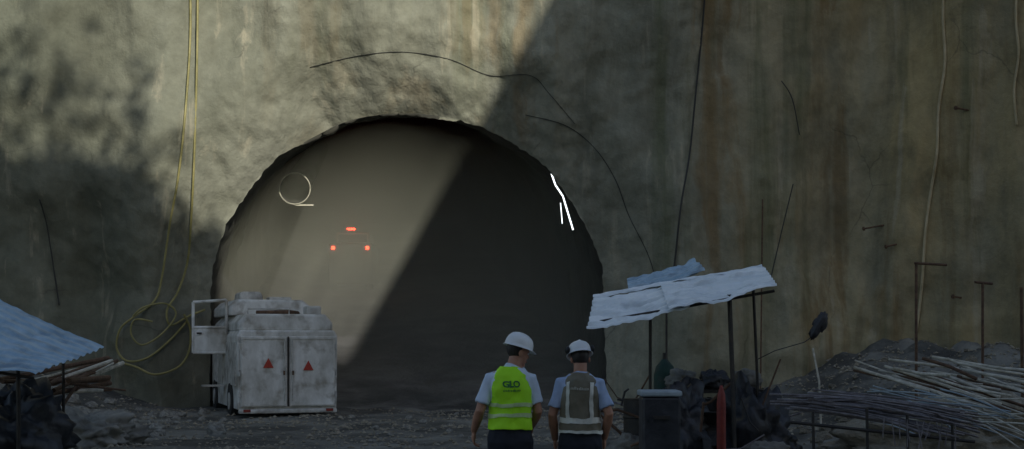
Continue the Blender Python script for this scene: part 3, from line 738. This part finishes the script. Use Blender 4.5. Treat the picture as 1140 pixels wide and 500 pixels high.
for i,(px,Y,m,lb) in enumerate(((700,19,'sack','pale sack on the ground at left end of the shelter'),(853,18.6,'sack','pale sack on the ground right of the shelter posts'),(868,19.6,'tarp','black sack on the ground beyond the right shelter posts'))):
    blob(ground_at(px,Y)+V((0,0,0.16)), (0.3,0.24,0.2), 50+i, m, 'sack', lb, 'sack', amp=0.35)

# ---------------------------------------------------------------- rods and poles
random.seed(11)
for i in range(46):
    f_ = random.random()
    x0 = random.uniform(856,915); y0 = 436+20*f_+random.uniform(-3,3); x1 = random.uniform(1020,1096); y1 = 456+30*f_+random.uniform(-4,4)
    Y0 = 15+random.uniform(-0.6,0.7); Y1 = 14.6+random.uniform(-0.6,0.6)
    a = P(x0,y0,Y0); c = P(x1,y1,Y1); md = a.lerp(c,0.5)+V((0,0,random.uniform(0.02,0.18)))
    q = MB(); pts = [a*(1-t)**2+md*2*t*(1-t)+c*t*t for t in [k/8 for k in range(9)]]
    q.tube(pts, random.uniform(0.009,0.016), 6)
    tag(q.build('steel_rod', 'rod', smooth=True), 'thin dark steel rod in the bundle on the rack at bottom right', 'rod', 'steel rods bundled on the rack')
for i in range(34):
    x0 = random.uniform(960,1070); y0 = random.uniform(428,470); x1 = x0+random.uniform(50,120); y1 = y0+random.uniform(0,42)
    Y0 = random.uniform(16,17.5); a = P(x0,y0,Y0); c = P(x1,y1,Y0-random.uniform(0.2,1.2)); md = a.lerp(c,0.5)+V((0,0,random.uniform(-0.05,0.12)))
    pts = [a*(1-t)**2+md*2*t*(1-t)+c*t*t for t in [k/6 for k in range(7)]]
    tag(MB().tube(pts, random.uniform(0.007,0.012), 6).build('wire_rod', 'lid' if i%2 else 'timber', smooth=True), 'thin grey rod in the tangle at the bottom right corner' if i%2 else 'thin cream rod in the tangle at the bottom right corner', 'rod', 'grey rods in the corner tangle' if i%2 else 'cream rods in the corner tangle')
rk = thing('rod_rack', ground_at(975,14.8), 'low steel rack of stakes and crossbars carrying the dark rod bundle', 'rack')
for px, py in ((905,458),(965,455),(1010,462),(1060,470)):
    for Y in (14.3,15.3): post(px,500,px,py,Y,0.016,name='stake',parent=rk)
for Y in (14.3,15.3): MB().tube([P(880,470,Y),P(1085,492,Y)], 0.018, 8).build('crossbar', 'dark', rk)
for i in range(12):
    px = 985+i*7+random.uniform(-3,3); a = P(px, 464+i*0.8, 14.0); MB().tube([a, a+V((random.uniform(-.06,.07),0.02,-0.18-random.uniform(0,0.2)))], 0.006, 6).build('hook', 'rod', rk)
random.seed(5)
for i in range(28):
    x0 = random.uniform(950,1075); y0 = 396+random.uniform(0,24); dx = random.uniform(60,150); sl = random.uniform(0.12,0.42)
    x1 = x0+dx; y1 = y0+dx*sl; Y0 = random.uniform(18,20); Y1 = Y0-random.uniform(0.3,1.5)
    q = MB(); a = P(x0,y0,Y0); c = P(x1,y1,Y1); q.tube([a,a.lerp(c,0.5)+V((0,0,random.uniform(-0.04,0.03))),c], random.uniform(0.010,0.026), 8)
    tag(q.build('timber_pole', 'timber' if i%3 else 'rust', smooth=True), 'long pale pole in the loose pile above the steel rods at right' if i%3 else 'long rusty pole in the loose pile above the steel rods', 'pole', 'pale poles in the loose pile' if i%3 else 'rusty poles in the loose pile')
blob(ground_at(1085,19.5)+V((0.2,0.4,0.1)), (2.0,1.0,0.80), 14, 'rubble', 'rubble_mound', 'brown mound of rubble under the loose poles at right', 'rubble', amp=0.4, nu=90, nv=60)
def tpost(px, pyt, pyb, Y, w0, w1, label):
    a = P(px,pyt,Y); b = V((a.x, Y, gz(a.x,Y)-0.1)); t = thing('steel_post', (a.x,Y,gz(a.x,Y)), label, 'post')
    MB().tube([b,a], 0.026, 8).build('upright', 'rust', t)
    MB().tube([P(px+w0,pyt-1,Y),P(px+w1,pyt+1,Y)], 0.024, 8).build('crossbar', 'rust', t)
tpost(1020, 294, 410, 24, -2, 34, 'thin post with arm pointing right, left of the two tall posts')
tpost(1094, 315, 410, 24, -9, 11, 'thin T-shaped post standing above the pole pile')
a = P(1137,320,23); tag(MB().tube([a, V((a.x+0.03,23,0))], 0.03, 8).build('steel_post','rust'), 'bare thin post at the right edge of picture', 'post')
a = P(849,222,31); tag(MB().tube([V((a.x-0.05,31,0.5)),a], 0.018, 8).build('steel_post','rust'), 'bare slim post rising behind right end of the shelter', 'post')
a = P(883,205,31.5); tag(MB().tube([P(858,310,31.5),P(872,250,31.5),a], 0.014, 8).build('leaning_cable','cable'), 'dark slanting cable right of the shelter roof', 'cable')
for (x0,y0,x1,y1,lb) in ((1063,120,1086,124,'rusty bolt sticking out high on the right wall'),(960,255,988,250,'upper of two rusty bolts in middle of the right wall'),(985,275,1006,270,'lower of two rusty bolts in middle of the right wall'),(1060,330,1080,333,'rusty bolt beside the T-shaped post')):
    a = onwall(x1,y1,-0.15); b = onwall(x0,y0,0.45)
    t = thing('rock_bolt', b, lb, 'bolt')
    MB().tube([a,b], 0.022, 8).build('shaft','rust',t); MB().tube([a.lerp(b,0.92),a.lerp(b,0.97)], 0.06, 6).build('nut','rust',t)
c = P(915,356,27); q = MB(); q.ell(c, (0.11,0.05,0.28), Matrix.Rotation(R(28),3,'Y'), 24, 20, fn=lambda p: (1-0.5*p.z)*(1+0.5*noise.noise(p*2.5)+0.2*noise.noise(p*6)))
q.tube([c+V((0,0,-0.2)), c+V((-0.35,0,-0.45)), c+V((-0.9,0.2,-0.62)), c+V((-1.2,0.5,-0.8))], 0.010, 6)
tag(q.build('hanging_rag','tarp',smooth=True), 'dark rag dangling on a line in front of right wall', 'rag')
a = P(905,388,24); tag(MB().tube([a, P(912,425,23.8), V((P(914,440,23.8).x,23.8,0.2))], 0.018, 8).build('steel_post','timber'), 'short leaning pale stake below the dangling rag', 'post')

# ---------------------------------------------------------------- hoses and cables on the wall
def smoothpts(pts, k=6):
    out = []
    for i in range(len(pts)-1):
        p0 = pts[max(0,i-1)]; p1 = pts[i]; p2 = pts[i+1]; p3 = pts[min(len(pts)-1,i+2)]
        for j in range(k):
            t = j/k; out.append(0.5*((2*p1)+(p2-p0)*t+(2*p0-5*p1+4*p2-p3)*t*t+(3*p1-p0-3*p2+p3)*t**3))
    out.append(pts[-1]); return out
def wline(name, pix, r, m, label, cat, off=0.08, group=None, hug=False):
    if hug:
        pts = [onwall(p.x, p.y, off) for p in smoothpts([V((x,y,0)) for x,y in pix], 12)]
    else: pts = smoothpts([onwall(x,y,off) for x,y in pix])
    return tag(MB().tube(pts, r, 8).build(name, m, smooth=True), label, cat, group)
wline('air_hose', [(209,-60),(212,0),(211,60),(205,140),(198,200),(189,250),(180,310),(172,335),(150,352),(134,366),(130,388),(142,402),(165,398),(190,378),(208,358)], 0.029, 'hose', 'left yellow hose hanging down the wall, looping behind the truck door', 'hose', 0.15)
wline('air_hose', [(219,-60),(220,0),(219,80),(216,180),(213,240),(209,290),(198,325),(186,345),(190,362),(210,352),(228,345)], 0.029, 'hose', 'right yellow hose hanging down the left wall', 'hose', 0.18)
wline('air_hose', [(205,350),(212,368),(210,392),(198,409),(172,417),(150,408),(128,404),(112,412)], 0.029, 'hose', 'low slack loop of yellow hose left of the truck', 'hose', 0.25)
wline('air_hose', [(148,352),(160,342),(184,338),(196,350),(180,372),(158,384),(146,372),(150,356),(170,358)], 0.024, 'hose', 'small upper coil of yellow hose left of the truck', 'hose', 0.3)
wline('wall_cable', [(787,-40),(782,30),(775,100),(768,170),(758,230),(752,285),(749,310)], 0.024, 'cable', 'black cable hanging down the wall right of the arch', 'cable')
wline('wall_cable', [(345,75),(400,62),(450,58),(500,66),(545,84),(590,84),(612,105),(640,138)], 0.008, 'cable', 'thin dark wire curving over the crown of the arch', 'cable', 0.015, hug=True)
wline('wall_cable', [(585,128),(630,140),(662,165),(685,200),(700,240),(722,285),(735,330)], 0.010, 'cable', 'thin dark wire sagging along right shoulder of the arch', 'cable', 0.015, hug=True)
wline('wall_cable', [(870,90),(882,110),(890,150)], 0.014, 'cable', 'short loose dark wire high on the right wall', 'cable')
wline('wall_cable', [(44,222),(52,250),(60,300),(66,340)], 0.018, 'cable', 'short dark wire low on the far left wall', 'cable')
wline('wall_rope', [(1051,-40),(1050,20),(1052,70),(1045,120),(1043,170),(1036,215),(1030,260),(1026,320),(1020,370)], 0.036, 'rope', 'tan rope hanging down the right wall', 'rope', 0.06, hug=True)
wline('wall_rope', [(1133,-40),(1131,20),(1134,60),(1129,100),(1132,140)], 0.03, 'rope', 'short tan rope at the upper right corner', 'rope', 0.06, hug=True)

# ---------------------------------------------------------------- rubble, left clutter
random.seed(3)
def rockmesh(seed, m):
    q = MB(); q.ell((0,0,0), (1,0.8,0.6), nu=14, nv=9, fn=lambda p: 1+0.45*noise.noise(p*1.3+V((seed*3.3,0,0)))+0.15*noise.noise(p*3+V((seed,0,0))))
    me = bpy.data.meshes.new('rock'); me.from_pydata([tuple(v) for v in q.v], [], q.f); me.materials.append(M[m]); return me
rms = [rockmesh(i,'stone') for i in range(6)]; rmb = [rockmesh(i+9,'rubble') for i in range(6)]
def rocks(n, xr, yr, sr, label, group, meshes=rms):
    for i in range(n):
        px = random.uniform(*xr); Y = random.uniform(*yr); p = ground_at(px, Y); s = random.uniform(*sr)*random.uniform(0.5,1)
        o = bpy.data.objects.new('rock', random.choice(meshes)); C.objects.link(o); o.location = p+V((0,0,s*0.2)); o.scale = (s,s,s); o.rotation_euler = (random.uniform(-.4,.4),random.uniform(-.4,.4),random.uniform(0,6))
        tag(o, label, 'rock', group)
rocks(70, (60,250), (24,32), (0.08,0.28), 'grey rock lying on the dirt left of the truck', 'rocks left of the truck')
rocks(110, (820,1130), (20,31), (0.05,0.17), 'brown rock on the rubble slope at the foot of right wall', 'rocks on the right slope', rmb)
rocks(22, (380,560), (22,33), (0.05,0.13), 'small grey rock on the open floor before the tunnel mouth', 'rocks on the open floor')
rocks(16, (640,760), (22,32), (0.06,0.2), 'grey rock on the floor behind the khaki vested worker', 'rocks behind the worker')
gr = MB()
for i in range(14000):
    Y = 14+20*random.random()**0.8; px = random.uniform(-20,1160) if i%4 else random.uniform(800,1160); p = ground_at(px, Y); s = random.uniform(0.012,0.06)*random.uniform(0.4,1.2)
    if noise.noise(V((p.x*0.5, p.y*0.5, 6))) < -0.05 and random.random() < 0.75: continue
    k = len(gr.v)
    for d in ((1,0,0),(-1,0,0),(0,1,0),(0,-1,0),(0,0,0.8),(0,0,-0.6)): gr.v.append(p+V((d[0]*s*random.uniform(.6,1.3), d[1]*s*random.uniform(.6,1.3), d[2]*s*random.uniform(.6,1.3)+s*0.2)))
    for f in ((0,2,4),(2,1,4),(1,3,4),(3,0,4),(2,0,5),(1,2,5),(3,1,5),(0,3,5)): gr.f.append(tuple(k+j for j in f))
tag(gr.build('gravel', 'rubble', origin=False), 'loose brownish gravel scattered over the dirt floor', 'gravel', kind='stuff')
random.seed(9)
for i in range(22):
    x0 = random.uniform(-10,80); y0 = random.uniform(422,455); x1 = random.uniform(95,142); y1 = random.uniform(398,435)
    a = P(x0,y0,20+random.uniform(-1,1)); c = P(x1,y1,22+random.uniform(-1,1))
    tag(MB().tube([a,c], random.uniform(0.015,0.04), 8).build('timber_pole', 'rust' if i%4 else 'timber'), 'pale pole in the stack under the left lean-to' if i%4 == 0 else 'rusty pole in the stack under the left lean-to', 'pole', 'pale poles under the lean-to' if i%4 == 0 else 'rusty poles under the lean-to')
blob(ground_at(15,19)+V((0,0,0.3)), (0.8,0.7,0.7), 31, 'tarp', 'tarpaulin', 'black tarpaulin heap under the left lean-to', 'tarpaulin', amp=0.5)
blob(ground_at(95,22.5)+V((0,0,0.1)), (0.9,0.7,0.45), 35, 'stone', 'rubble_mound', 'low grey heap of rubble right of the left lean-to', 'rubble', amp=0.5, nu=80, nv=50)

# ---------------------------------------------------------------- camera
cam = bpy.data.cameras.new('camera'); co = bpy.data.objects.new('camera', cam); C.objects.link(co)
co.location = (0,0,1.7); co.rotation_euler = (R(90),0,0); cam.sensor_width = 36; cam.lens = F/1140*36; cam.shift_y = 131/1140; cam.clip_end = 1500
scene.camera = co
scene.view_settings.view_transform = 'Standard'; scene.view_settings.look = 'None'; scene.view_settings.exposure = 0
